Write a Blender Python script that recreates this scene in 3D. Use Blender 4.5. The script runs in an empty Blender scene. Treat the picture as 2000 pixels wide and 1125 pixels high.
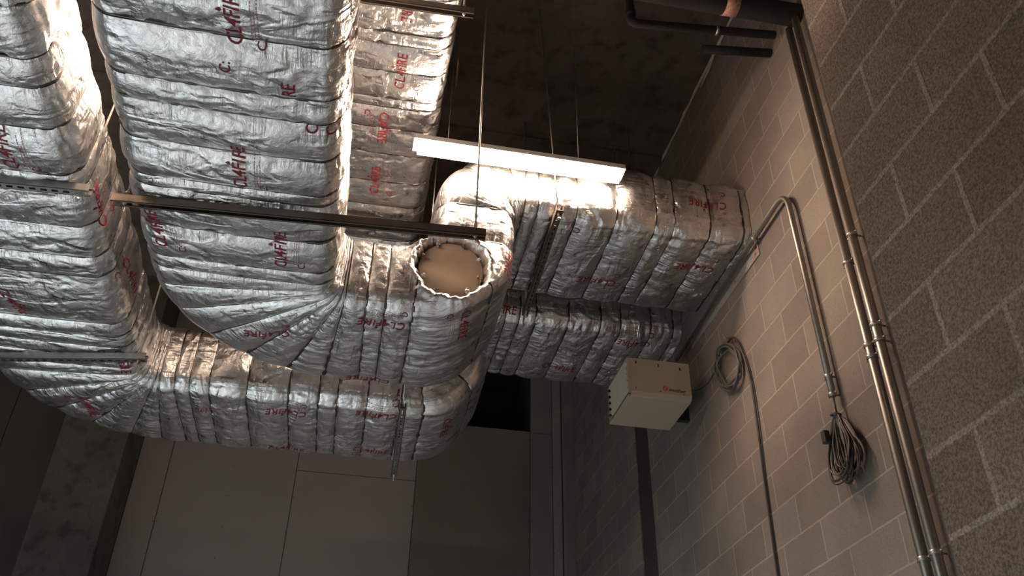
import bpy, bmesh, math, random
import numpy as np
from mathutils import Vector, Matrix
from mathutils.bvhtree import BVHTree

PI = math.pi
random.seed(7)
sc = bpy.context.scene
col = sc.collection
H0 = 1.6                      # height of the camera above the floor; everything is written relative to it

# ------------------------------------------------------------------ camera
F = 1712.0
vz = np.array([45, -2452., F]); vz /= np.linalg.norm(vz)
vy = np.array([-410, 1188., F]); vy -= vy @ vz * vz; vy /= np.linalg.norm(vy)
vx = np.cross(vy, vz)
if vx[0] < 0: vx = -vx
cam = bpy.data.objects.new('camera', bpy.data.cameras.new('camera'))
col.objects.link(cam); sc.camera = cam
cam.data.sensor_fit = 'HORIZONTAL'; cam.data.sensor_width = 36
cam.data.lens = 36 * F / 2000
cam.data.clip_start = 0.02; cam.data.clip_end = 100
R = Matrix(((vx[0], -vx[1], -vx[2]), (vy[0], -vy[1], -vy[2]), (vz[0], -vz[1], -vz[2])))
cam.matrix_world = Matrix.Translation((0, 0, H0)) @ R.to_4x4()

# ------------------------------------------------------------------ world, view, daylight
w = bpy.data.worlds.new('world'); sc.world = w; w.use_nodes = True
w.node_tree.nodes['Background'].inputs[0].default_value = (0.75, 0.85, 1.0, 1)
w.node_tree.nodes['Background'].inputs[1].default_value = 0.05
sc.view_settings.view_transform = 'Standard'
sc.view_settings.look = 'None'
sc.view_settings.gamma = 1.0
sc.view_settings.use_curve_mapping = False
sc.view_settings.exposure = -0.55

def area(name, loc, target, sx, sy, power, colour, spread):
    l = bpy.data.lights.new(name, 'AREA'); l.shape = 'RECTANGLE'; l.size = sx; l.size_y = sy
    l.energy = power; l.color = colour; l.spread = math.radians(spread)
    o = bpy.data.objects.new(name, l); col.objects.link(o)
    o.location = (loc[0], loc[1], loc[2] + H0)
    d = Vector((target[0] - loc[0], target[1] - loc[1], target[2] - loc[2]))
    o.rotation_euler = d.to_track_quat('-Z', 'Y').to_euler()
    return o
# daylight added at unseen front and side openings, brightening the floor the foil reflects
area('added_front_daylight', (-1.6, -3.7, 0.0), (-1.0, 0.2, -1.6), 4.0, 2.2, 95, (0.88, 0.96, 1.0), 70)
area('added_side_daylight', (-5.9, 3.6, -0.1), (-2.7, 4.3, -1.6), 5.0, 2.2, 335, (0.88, 0.96, 1.0), 76)

LAMP_E = 200.0
LAMP_C = (1.0, 0.72, 0.52)

# ------------------------------------------------------------------ node helpers
class NT:
    def __init__(s, name):
        s.m = bpy.data.materials.new(name); s.m.use_nodes = True
        s.t = s.m.node_tree; s.t.nodes.clear()
        s.out = s.n('ShaderNodeOutputMaterial'); s.b = s.n('ShaderNodeBsdfPrincipled')
        s.l(s.b.outputs[0], s.out.inputs[0])
    def n(s, typ, **kw):
        nd = s.t.nodes.new(typ)
        for k, v in kw.items(): setattr(nd, k, v)
        return nd
    def l(s, a, b): s.t.links.new(a, b)
    def set(s, sock, v):
        if hasattr(v, 'is_output'): s.l(v, sock)
        else: sock.default_value = v
    def math(s, op, a, b=0.0, c=None, clamp=False):
        nd = s.n('ShaderNodeMath', operation=op); nd.use_clamp = clamp
        s.set(nd.inputs[0], a); s.set(nd.inputs[1], b)
        if c is not None: s.set(nd.inputs[2], c)
        return nd.outputs[0]
    def pos(s): return s.n('ShaderNodeNewGeometry').outputs['Position']
    def xyz(s, v):
        nd = s.n('ShaderNodeSeparateXYZ'); s.l(v, nd.inputs[0]); return nd.outputs
    def comb(s, x, y, z=0.0):
        nd = s.n('ShaderNodeCombineXYZ')
        s.set(nd.inputs[0], x); s.set(nd.inputs[1], y); s.set(nd.inputs[2], z); return nd.outputs[0]
    def noise(s, vec, scale, detail=4, rough=0.55, dist=0.0, typ='FBM'):
        nd = s.n('ShaderNodeTexNoise', noise_type=typ)
        s.l(vec, nd.inputs['Vector']); nd.inputs['Scale'].default_value = scale
        nd.inputs['Detail'].default_value = detail; nd.inputs['Roughness'].default_value = rough
        nd.inputs['Distortion'].default_value = dist
        return nd.outputs[0]
    def ramp(s, fac, stops):
        nd = s.n('ShaderNodeValToRGB'); s.l(fac, nd.inputs[0])
        e = nd.color_ramp.elements
        while len(e) < len(stops): e.new(0.5)
        for i, (p, c) in enumerate(stops):
            e[i].position = p; e[i].color = (c[0], c[1], c[2], 1) if isinstance(c, tuple) else (c, c, c, 1)
        return nd.outputs[0]
    def mix(s, fac, a, b):
        nd = s.n('ShaderNodeMix', data_type='RGBA')
        s.set(nd.inputs[0], fac)
        for k, v in ((6, a), (7, b)):
            if isinstance(v, tuple): nd.inputs[k].default_value = (v[0], v[1], v[2], 1)
            else: s.l(v, nd.inputs[k])
        return nd.outputs[2]
    def bump(s, h, strength, dist, normal=None):
        nd = s.n('ShaderNodeBump'); s.l(h, nd.inputs['Height'])
        nd.inputs['Strength'].default_value = strength; nd.inputs['Distance'].default_value = dist
        if normal is not None: s.l(normal, nd.inputs['Normal'])
        return nd.outputs[0]

def simple(name, colr, rough=0.5, metal=0.0, var=0.12, scale=8.0, bump=0.0):
    n = NT(name)
    p = n.pos()
    f = n.noise(p, scale, 5, 0.6)
    a = tuple(c * (1 - var) for c in colr); b = tuple(min(1, c * (1 + var)) for c in colr)
    n.set(n.b.inputs['Base Color'], n.mix(n.ramp(f, [(0.3, 0.0), (0.7, 1.0)]), a, b))
    n.b.inputs['Roughness'].default_value = rough
    n.b.inputs['Metallic'].default_value = metal
    if bump:
        n.l(n.bump(n.noise(p, 90, 3), bump, 0.004), n.b.inputs['Normal'])
    return n.m

def foil_mat():
    n = NT('aluminium_foil')
    uv = n.n('ShaderNodeUVMap').outputs[0]          # metres along the duct, metres around it
    su = n.xyz(uv)
    crump = n.noise(uv, 9.0, 6, 0.65, 1.2, 'RIDGED_MULTIFRACTAL')
    fine = n.noise(uv, 34.0, 4, 0.6, 0.8)
    pleat = n.noise(n.comb(n.math('MULTIPLY', su[0], 5.0), n.math('MULTIPLY', su[1], 42.0)), 1.0, 3, 0.55, 0.5)
    patch = n.ramp(n.noise(uv, 2.3, 2), [(0.42, 0.0), (0.6, 1.0)])
    # woven scrim under the foil
    gx = n.math('PINGPONG', n.math('MULTIPLY', su[0], 1.0), 0.003)
    gy = n.math('PINGPONG', n.math('MULTIPLY', su[1], 1.0), 0.003)
    grid = n.math('MINIMUM', gx, gy)
    n1 = n.bump(grid, 0.10, 0.30)
    pm = n.ramp(n.noise(n.comb(n.math('MULTIPLY', su[0], 9.0), n.math('MULTIPLY', su[1], 3.0)), 1.0, 2, 0.5, 1.0), [(0.45, 0.05), (0.62, 1.0)])
    n2 = n.bump(n.math('MULTIPLY', pleat, pm), 0.75, 0.013, n1)
    n3 = n.bump(n.math('MULTIPLY', crump, n.math('ADD', n.math('MULTIPLY', patch, 0.8), 0.25)), 0.8, 0.010, n2)
    n4 = n.bump(fine, 0.55, 0.008, n3)
    n.l(n4, n.b.inputs['Normal'])
    n.b.inputs['Metallic'].default_value = 1.0
    c = n.ramp(n.noise(uv, 5.0, 4), [(0.3, (0.74, 0.745, 0.75)), (0.7, (0.88, 0.88, 0.885))])
    n.l(c, n.b.inputs['Base Color'])
    n.l(n.ramp(n.noise(uv, 11.0, 3), [(0.3, 0.24), (0.7, 0.38)]), n.b.inputs['Roughness'])
    return n.m

def block_mat(name, py, pz, c1, c2, cm, grain, bumpd, mort=0.006):
    n = NT(name)
    p = n.pos(); x = n.xyz(p)
    v = n.comb(n.math('ADD', x[1], -py), n.math('ADD', x[2], -pz), 0.0)
    wob = n.noise(p, 14, 3)
    v2 = n.n('ShaderNodeVectorMath', operation='ADD')
    n.l(v, v2.inputs[0]); n.l(n.comb(n.math('MULTIPLY', n.math('SUBTRACT', wob, 0.5), 0.008), n.math('MULTIPLY', n.math('SUBTRACT', n.noise(p, 17, 3), 0.5), 0.008)), v2.inputs[1])
    br = n.n('ShaderNodeTexBrick', offset=0.5, offset_frequency=2, squash=1.0)
    n.l(v2.outputs[0], br.inputs['Vector'])
    br.inputs['Scale'].default_value = 1.0
    br.inputs['Mortar Size'].default_value = mort
    br.inputs['Mortar Smooth'].default_value = 0.35
    br.inputs['Bias'].default_value = 0.0
    br.inputs['Brick Width'].default_value = 0.4
    br.inputs['Row Height'].default_value = 0.2
    br.inputs['Color1'].default_value = (*c1, 1); br.inputs['Color2'].default_value = (*c2, 1)
    br.inputs['Mortar'].default_value = (*cm, 1)
    g = n.noise(p, 130, 4, 0.75)
    vor = n.n('ShaderNodeTexVoronoi'); n.l(p, vor.inputs['Vector']); vor.inputs['Scale'].default_value = 150
    specks = n.ramp(vor.outputs[0], [(0.0, 0.0), (0.5, 1.0)])
    big = n.noise(p, 1.6, 4)
    base = n.mix(n.ramp(g, [(0.38, 0.0), (0.62, 1.0)]), (1 - grain,) * 3, (1 + 0.5 * grain,) * 3)
    m = n.n('ShaderNodeMix', data_type='RGBA', blend_type='MULTIPLY'); m.inputs[0].default_value = 1.0
    n.l(br.outputs['Color'], m.inputs[6]); n.l(base, m.inputs[7])
    m2 = n.n('ShaderNodeMix', data_type='RGBA', blend_type='MULTIPLY'); m2.inputs[0].default_value = 1.0
    n.l(m.outputs[2], m2.inputs[6]); n.l(n.mix(n.ramp(big, [(0.35, 0.0), (0.65, 1.0)]), (0.82, 0.83, 0.84), (1.1, 1.08, 1.04)), m2.inputs[7])
    n.l(m2.outputs[2], n.b.inputs['Base Color'])
    n.b.inputs['Roughness'].default_value = 0.92
    n.b.inputs['Specular IOR Level'].default_value = 0.15
    h = n.math('SUBTRACT', n.math('MULTIPLY', g, grain * 0.9), n.math('MULTIPLY', br.outputs['Fac'], -0.25))
    h = n.math('ADD', h, n.math('MULTIPLY', specks, grain * 0.3))
    n.l(n.bump(h, 0.8, bumpd), n.b.inputs['Normal'])
    return n.m

def concrete_mat(name, ca, cb, rough=0.9):
    n = NT(name); p = n.pos()
    f = n.noise(p, 1.5, 8, 0.68, 0.4)
    s = n.noise(p, 6.5, 5, 0.6)
    c = n.mix(n.ramp(f, [(0.35, 0.0), (0.68, 1.0)]), ca, cb)
    m = n.n('ShaderNodeMix', data_type='RGBA', blend_type='MULTIPLY'); m.inputs[0].default_value = 1.0
    n.l(c, m.inputs[6]); n.l(n.mix(n.ramp(s, [(0.36, 0.0), (0.5, 1.0)]), (0.6, 0.58, 0.56), (1, 1, 1)), m.inputs[7])
    n.l(m.outputs[2], n.b.inputs['Base Color'])
    n.b.inputs['Roughness'].default_value = rough
    n.l(n.bump(n.noise(p, 40, 5, 0.7), 0.3, 0.006), n.b.inputs['Normal'])
    return n.m

M = {}
M['foil'] = foil_mat()
M['block'] = block_mat('blockwork', 3.565, 0.133 + H0, (0.195, 0.165, 0.145), (0.245, 0.215, 0.19), (0.33, 0.295, 0.25), 0.16, 0.008)
M['block_near'] = block_mat('rough_blockwork', 1.366, 0.095 + H0 - 0.2, (0.185, 0.148, 0.118), (0.24, 0.195, 0.158), (0.33, 0.28, 0.235), 0.5, 0.016, 0.0095)
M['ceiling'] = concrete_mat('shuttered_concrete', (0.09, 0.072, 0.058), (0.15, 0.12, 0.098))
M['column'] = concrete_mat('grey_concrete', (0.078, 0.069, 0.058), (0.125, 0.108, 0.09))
M['floor'] = concrete_mat('floor_concrete', (0.50, 0.50, 0.49), (0.60, 0.60, 0.58), 0.7)
M['board_a'] = simple('plasterboard_pinkish', (0.27, 0.235, 0.215), 0.9, var=0.05, scale=1.5)
M['board_b'] = simple('plasterboard_brown', (0.165, 0.138, 0.117), 0.9, var=0.06, scale=1.5)
M['board_c'] = simple('plasterboard_grey', (0.205, 0.187, 0.17), 0.9, var=0.05, scale=1.5)
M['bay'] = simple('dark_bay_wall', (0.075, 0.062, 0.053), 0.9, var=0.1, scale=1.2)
M['wallplain'] = simple('plain_wall', (0.42, 0.41, 0.39), 0.9, var=0.06)
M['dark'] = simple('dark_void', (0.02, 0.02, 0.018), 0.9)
M['darksteel'] = simple('dark_painted_column', (0.045, 0.04, 0.037), 0.7, var=0.2)
M['strut'] = simple('galvanised_strut', (0.40, 0.39, 0.37), 0.42, 1.0, var=0.1, scale=30)
M['strut_dark'] = simple('dull_strut', (0.17, 0.14, 0.115), 0.5, 0.85, var=0.1, scale=30)
M['band'] = simple('steel_band', (0.14, 0.128, 0.118), 0.4, 1.0, var=0.35, scale=14)
M['conduit'] = simple('galvanised_conduit', (0.30, 0.28, 0.255), 0.42, 0.9, var=0.08, scale=20)
M['rod'] = simple('threaded_steel', (0.55, 0.52, 0.48), 0.4, 1.0)
M['pipe'] = simple('black_pipe_lagging', (0.006, 0.005, 0.005), 0.95, var=0.4, bump=0.4)
M['copper'] = simple('brown_tape', (0.34, 0.17, 0.12), 0.6, var=0.5, scale=60)
M['cable'] = simple('dark_cable', (0.035, 0.032, 0.03), 0.5, var=0.3)
M['cable_b'] = simple('brown_cable', (0.16, 0.10, 0.075), 0.5, var=0.3)
M['cable_g'] = simple('grey_cable', (0.10, 0.095, 0.09), 0.5, var=0.2)
M['cream'] = simple('cream_enamel', (0.40, 0.34, 0.26), 0.45, var=0.03)
M['cream_in'] = simple('dull_metal_vane', (0.50, 0.44, 0.36), 0.5, 0.0, var=0.05)
M['disc'] = simple('tan_steel_cover', (0.30, 0.225, 0.165), 0.65, 0.0, var=0.10, scale=9)
M['red'] = simple('red_print', (0.22, 0.006, 0.018), 0.5, var=0.15, scale=40)
M['redpale'] = simple('faint_red_print', (0.42, 0.24, 0.25), 0.45, 0.3, var=0.3, scale=60)
M['redpaint'] = simple('red_marker', (0.50, 0.03, 0.02), 0.7)
M['ink'] = simple('dark_ink', (0.05, 0.02, 0.02), 0.6)
M['seal'] = simple('pale_sealant', (0.55, 0.49, 0.42), 0.8, var=0.15, scale=20)
M['mortar'] = simple('mortar_patch', (0.22, 0.215, 0.20), 0.95, var=0.2, scale=12, bump=0.5)
M['white'] = simple('grey_housing', (0.40, 0.39, 0.38), 0.5, var=0.02)
n = NT('lamp_diffuser'); n.b.inputs['Base Color'].default_value = (0.9, 0.88, 0.85, 1)
n.b.inputs['Emission Color'].default_value = (*LAMP_C, 1); n.b.inputs['Emission Strength'].default_value = LAMP_E
M['lamp'] = n.m

# ------------------------------------------------------------------ object helpers
TOPS = []
def finish(o, label=None, cat=None, group=None, kind=None):
    if label: o['label'] = label
    if cat: o['category'] = cat
    if group: o['group'] = group
    if kind: o['kind'] = kind
    return o
def link(name, me, parent=None, mat=None, smooth=False):
    o = bpy.data.objects.new(name, me); col.objects.link(o)
    if mat is not None and not me.materials: me.materials.append(mat)
    if parent is not None: o.parent = parent
    else: TOPS.append(o)
    if smooth: me.polygons.foreach_set('use_smooth', [True] * len(me.polygons))
    return o
def thing(name, label, cat, group=None):
    o = bpy.data.objects.new(name, None); col.objects.link(o); o.empty_display_size = 0.1
    TOPS.append(o); return finish(o, label, cat, group)
def bm_obj(name, bm, mat, parent=None, smooth=False):
    bmesh.ops.recalc_face_normals(bm, faces=bm.faces)
    me = bpy.data.meshes.new(name); bm.to_mesh(me); bm.free()
    return link(name, me, parent, mat, smooth)
def box(bm, x0, x1, y0, y1, z0, z1, bev=0.0):
    r = bmesh.ops.create_cube(bm, size=1.0)
    vs = r['verts']
    for v in vs:
        v.co = Vector((x0 + (v.co.x + 0.5) * (x1 - x0), y0 + (v.co.y + 0.5) * (y1 - y0), z0 + (v.co.z + 0.5) * (z1 - z0)))
    if bev > 0:
        es = list({e for v in vs for e in v.link_edges})
        bmesh.ops.bevel(bm, geom=es, offset=bev, segments=2, affect='EDGES', profile=0.5)
def boxobj(name, dims, mat, parent=None, bev=0.0):
    bm = bmesh.new(); box(bm, *dims, bev=bev); return bm_obj(name, bm, mat, parent)
def smooth_path(pts, n=10):
    """Catmull-Rom through the points"""
    P = [Vector(p) for p in pts]
    P = [P[0] * 2 - P[1]] + P + [P[-1] * 2 - P[-2]]
    out = []
    for i in range(1, len(P) - 2):
        for k in range(n):
            t = k / n; a, b, c, d = P[i - 1], P[i], P[i + 1], P[i + 2]
            out.append(0.5 * ((2 * b) + (-a + c) * t + (2 * a - 5 * b + 4 * c - d) * t * t + (-a + 3 * b - 3 * c + d) * t ** 3))
    out.append(P[-2]); return out
def fillet(pts, r, n=8):
    P = [Vector(p) for p in pts]; out = [P[0]]
    for i in range(1, len(P) - 1):
        a = (P[i - 1] - P[i]).normalized(); b = (P[i + 1] - P[i]).normalized()
        ang = a.angle(b); d = min(r / math.tan(ang / 2), (P[i - 1] - P[i]).length * .49, (P[i + 1] - P[i]).length * .49)
        p0 = P[i] + a * d; p1 = P[i] + b * d
        for k in range(n + 1):
            t = k / n; out.append(p0 * (1 - t) ** 2 + P[i] * 2 * t * (1 - t) + p1 * t * t)
    out.append(P[-1]); return out
def tube(bm, pts, r, seg=12, cap=True):
    pts = [Vector(p) for p in pts]
    T0 = (pts[1] - pts[0]).normalized()
    U = T0.orthogonal().normalized(); rings = []
    for i, p in enumerate(pts):
        if i == 0: T = T0
        elif i == len(pts) - 1: T = (pts[i] - pts[i - 1]).normalized()
        else: T = ((pts[i + 1] - p).normalized() + (p - pts[i - 1]).normalized()).normalized()
        U = (U - T * U.dot(T)).normalized(); V = T.cross(U)
        rr = r[i] if isinstance(r, (list, tuple)) else r
        rings.append([bm.verts.new(p + (U * math.cos(2 * PI * k / seg) + V * math.sin(2 * PI * k / seg)) * rr) for k in range(seg)])
    for a, b in zip(rings, rings[1:]):
        for k in range(seg):
            bm.faces.new((a[k], a[(k + 1) % seg], b[(k + 1) % seg], b[k]))
    if cap:
        bm.faces.new(rings[0][::-1]); bm.faces.new(rings[-1])
def tubeobj(name, pts, r, mat, parent=None, seg=12):
    bm = bmesh.new(); tube(bm, pts, r, seg); return bm_obj(name, bm, mat, parent, True)

# ------------------------------------------------------------------ the setting
def structure(o): o['kind'] = 'structure'; return o
ZF, ZC = -1.6, 5.17
XL, YF, YB = -6.0, -3.9, 8.4
structure(boxobj('floor', (XL - .2, 2.6, YF - .2, YB + 1.2, ZF - .2, ZF), M['floor']))
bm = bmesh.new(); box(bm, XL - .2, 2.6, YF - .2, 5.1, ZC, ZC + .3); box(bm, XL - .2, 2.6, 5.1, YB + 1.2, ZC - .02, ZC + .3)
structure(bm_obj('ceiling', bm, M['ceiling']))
# right-hand block wall: main face at x = 2.24, stepping out 11 cm beyond y = 6.05
bm = bmesh.new(); box(bm, 2.24, 2.6, 1.5, 6.05, ZF, ZC); box(bm, 2.24, 2.6, 6.37, YB + .2, ZF, ZC); box(bm, 2.5, 2.6, 6.05, 6.37, ZF, ZC)
structure(bm_obj('wall_right', bm, M['block']))
structure(boxobj('trim_1', (2.25, 2.27, 6.052, 6.368, ZF, ZC), M['darksteel']))
pier = structure(boxobj('wall_right_near', (1.356, 2.6, YF, 1.752, ZF, ZC), M['block_near'], bev=0.004))
bm = bmesh.new(); box(bm, XL - .2, XL, YF - .2, 1.2, ZF, ZC); box(bm, XL - .2, XL, 6.8, YB + .2, ZF, ZC); box(bm, XL - .2, XL, 1.2, 6.8, 1.1, ZC)
structure(bm_obj('wall_left', bm, M['wallplain']))
# front wall behind the camera, with a gap added for the daylight fill
bm = bmesh.new()
box(bm, XL, -3.7, YF - .2, YF, ZF, ZC); box(bm, 0.5, 2.6, YF - .2, YF, ZF, ZC); box(bm, -3.7, 0.5, YF - .2, YF, 1.3, ZC)
structure(bm_obj('wall_front', bm, M['wallplain']))
# back wall: dark backing with the opening, plasterboards fixed over it
wb = structure(thing('wall_back', None, None))
OX0, OX1, OZ0, OZ1 = 0.80, 1.79, 4.12, 5.0
bm = bmesh.new(); yb0, yb1 = YB + .013, YB + .2
box(bm, XL, OX0, yb0, yb1, ZF, ZC); box(bm, OX1, 2.24, yb0, yb1, ZF, ZC)
box(bm, OX0, OX1, yb0, yb1, ZF, OZ0); box(bm, OX0, OX1, yb0, yb1, OZ1, ZC)
bm_obj('backing', bm, M['dark'], wb)
G = 0.003
boards = [(-2.06, -1.77, ZF, ZC, 'board_a'), (-1.77, -.57, ZF, ZC, 'board_a'), (-.57, .61, ZF, 1.05, 'board_a'),
          (-.57, .61, 1.05, 3.45, 'board_a'), (-.57, .61, 3.45, ZC, 'board_a'),
          (.61, 1.79, ZF, OZ0, 'board_b'), (.61, OX0, OZ0, ZC, 'board_b'),
          (1.79, 2.03, ZF, OZ0 - .01, 'board_c'), (1.79, 2.03, OZ0 - .01, ZC, 'board_c'), (2.03, 2.13, ZF, ZC, 'board_a')]
for i, (x0, x1, z0, z1, m) in enumerate(boards):
    boxobj('plasterboard', (x0 + G, x1 - G, YB, YB + .0125, z0 + G, z1 - G), M[m], wb, bev=0.002)
bm = bmesh.new()
for (x0, x1, z0, z1, m) in boards:
    nz = max(1, int((min(z1, 5) - max(z0, 1)) / .3))
    xs = [x0 + .015, x1 - .015] + ([(x0 + x1) / 2] if x1 - x0 > .6 else [])
    for x in xs:
        for k in range(nz + 1):
            z = max(z0, 1) + .03 + k * .3
            if z < z1 and random.random() < .8:
                a = random.uniform(-.006, .006)
                box(bm, x + a - .0035, x + a + .0035, YB - .001, YB + .001, z - .0035, z + .0035)
bm_obj('screws', bm, M['dark'], wb)['kind'] = 'stuff'
# recess behind the opening
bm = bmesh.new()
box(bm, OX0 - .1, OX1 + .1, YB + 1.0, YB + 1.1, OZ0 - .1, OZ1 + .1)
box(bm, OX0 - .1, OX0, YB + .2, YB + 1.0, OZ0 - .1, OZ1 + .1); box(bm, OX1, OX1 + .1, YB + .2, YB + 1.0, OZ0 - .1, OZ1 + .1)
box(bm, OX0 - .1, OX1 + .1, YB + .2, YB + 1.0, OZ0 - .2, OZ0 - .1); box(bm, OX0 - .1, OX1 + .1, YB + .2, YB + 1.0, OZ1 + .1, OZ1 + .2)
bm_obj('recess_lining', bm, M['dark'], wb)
# plastered jamb in the corner, left bay of the back wall in bare concrete
structure(boxobj('trim_2', (2.135, 2.24, YB - .10, YB, ZF, ZC), M['board_c'], bev=.004))
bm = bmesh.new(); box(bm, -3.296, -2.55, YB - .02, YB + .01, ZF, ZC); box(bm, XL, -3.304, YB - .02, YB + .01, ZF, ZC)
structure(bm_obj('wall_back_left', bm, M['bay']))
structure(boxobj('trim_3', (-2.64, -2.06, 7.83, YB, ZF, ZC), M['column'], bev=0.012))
# pale sealant along the joint of block wall and ceiling
bm = bmesh.new()
pts = [(2.228 + random.uniform(-.004, .004), y, ZC - .012 + random.uniform(-.006, .004)) for y in np.arange(2.9, 8.3, .12)]
tube(bm, pts, [random.uniform(.008, .017) for _ in pts], 6)
tube(bm, [(2.225, 3.95, 5.15), (2.225, 4.08, 5.11), (2.225, 4.25, 5.10)], .008, 6)
structure(bm_obj('trim_4', bm, M['seal'], smooth=True))
# rough mortar where the duct goes through the blockwork
bm = bmesh.new(); box(bm, 2.232, 2.25, 3.86, 5.0, 3.22, 3.40); structure(bm_obj('trim_5', bm, M['mortar']))

# ------------------------------------------------------------------ foil-wrapped ducts
def vnoise(x, y, seed, py=None):
    """smooth value noise on a lattice; py = period of y in lattice cells"""
    rs = np.random.RandomState(seed); G_ = rs.rand(512, 512)
    xi = np.floor(x).astype(int); yi = np.floor(y).astype(int); fx = x - xi; fy = y - yi
    fx = fx * fx * (3 - 2 * fx); fy = fy * fy * (3 - 2 * fy)
    if py: y0 = yi % py; y1 = (yi + 1) % py
    else: y0 = yi % 512; y1 = (yi + 1) % 512
    x0 = xi % 512; x1 = (xi + 1) % 512
    return (G_[x0, y0] * (1 - fx) + G_[x1, y0] * fx) * (1 - fy) + (G_[x0, y1] * (1 - fx) + G_[x1, y1] * fx) * fy

class Path:
    def __init__(s, p, T, W, H):
        s.p = np.array(p, float); s.T = np.array(T, float); s.W = np.array(W, float); s.H = np.array(H, float)
        s.P = [s.p.copy()]; s.Ts = [s.T.copy()]; s.Ws = [s.W.copy()]; s.Hs = [s.H.copy()]; s.S = [0.0]; s.marks = {}
    def push(s, ds):
        s.P.append(s.p.copy()); s.Ts.append(s.T.copy()); s.Ws.append(s.W.copy()); s.Hs.append(s.H.copy()); s.S.append(s.S[-1] + ds)
    def line(s, L, step):
        n = max(1, int(math.ceil(L / step)))
        for i in range(n): s.p = s.p + s.T * (L / n); s.push(L / n)
        return s
    def turn(s, toward, ang, R_, step):
        """turn by ang towards +-W ('W', sign) or +-H"""
        ax, sg = toward; n = max(2, int(math.ceil(R_ * ang / step))); th = ang / n
        side0 = (s.W if ax == 'W' else s.H) * sg; T0 = s.T.copy(); c = s.p + side0 * R_
        for i in range(1, n + 1):
            a = th * i
            s.p = c - side0 * R_ * math.cos(a) + T0 * R_ * math.sin(a)
            s.T = T0 * math.cos(a) + side0 * math.sin(a); side = side0 * math.cos(a) - T0 * math.sin(a)
            if ax == 'W': s.W = side * sg
            else: s.H = side * sg
            s.push(R_ * th)
        return s
    def at(s, q):
        S = np.array(s.S); f = lambda A: np.array([np.interp(q, S, np.array(A)[:, k]) for k in range(3)]).T
        return f(s.P), f(s.Ts), f(s.Ws), f(s.Hs)

def section(w_, h_, r, du):
    """rounded rectangle, returns u, a, b, na, nb, corner factor"""
    pts = []; u = 0
    segs = [((w_ / 2, -h_ / 2 + r), (0, 1), h_ - 2 * r), 'c0', ((w_ / 2 - r, h_ / 2), (-1, 0), w_ - 2 * r), 'c1',
            ((-w_ / 2, h_ / 2 - r), (0, -1), h_ - 2 * r), 'c2', ((-w_ / 2 + r, -h_ / 2), (1, 0), w_ - 2 * r), 'c3']
    cen = [(w_ / 2 - r, h_ / 2 - r), (-w_ / 2 + r, h_ / 2 - r), (-w_ / 2 + r, -h_ / 2 + r), (w_ / 2 - r, -h_ / 2 + r)]
    k = 0
    for sg in segs:
        if isinstance(sg, str):
            n = max(4, int(r * PI / 2 / (du * .7)))
            for i in range(n):
                t = k * PI / 2 + PI / 2 * i / n
                pts.append((u + r * PI / 2 * i / n, cen[k][0] + r * math.cos(t), cen[k][1] + r * math.sin(t), math.cos(t), math.sin(t), 1.0))
            u += r * PI / 2; k += 1
        else:
            (a, b), (da, db), L = sg; n = int(L / du)
            nn = [(1, 0), (0, 1), (-1, 0), (0, -1)][k % 4]
            for i in range(n):
                t = i / n; pts.append((u + L * t, a + da * L * t, b + db * L * t, nn[0], nn[1], max(0, 1 - min(t, 1 - t) * L / .12)))
            u += L
    return np.array(pts), u

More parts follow.
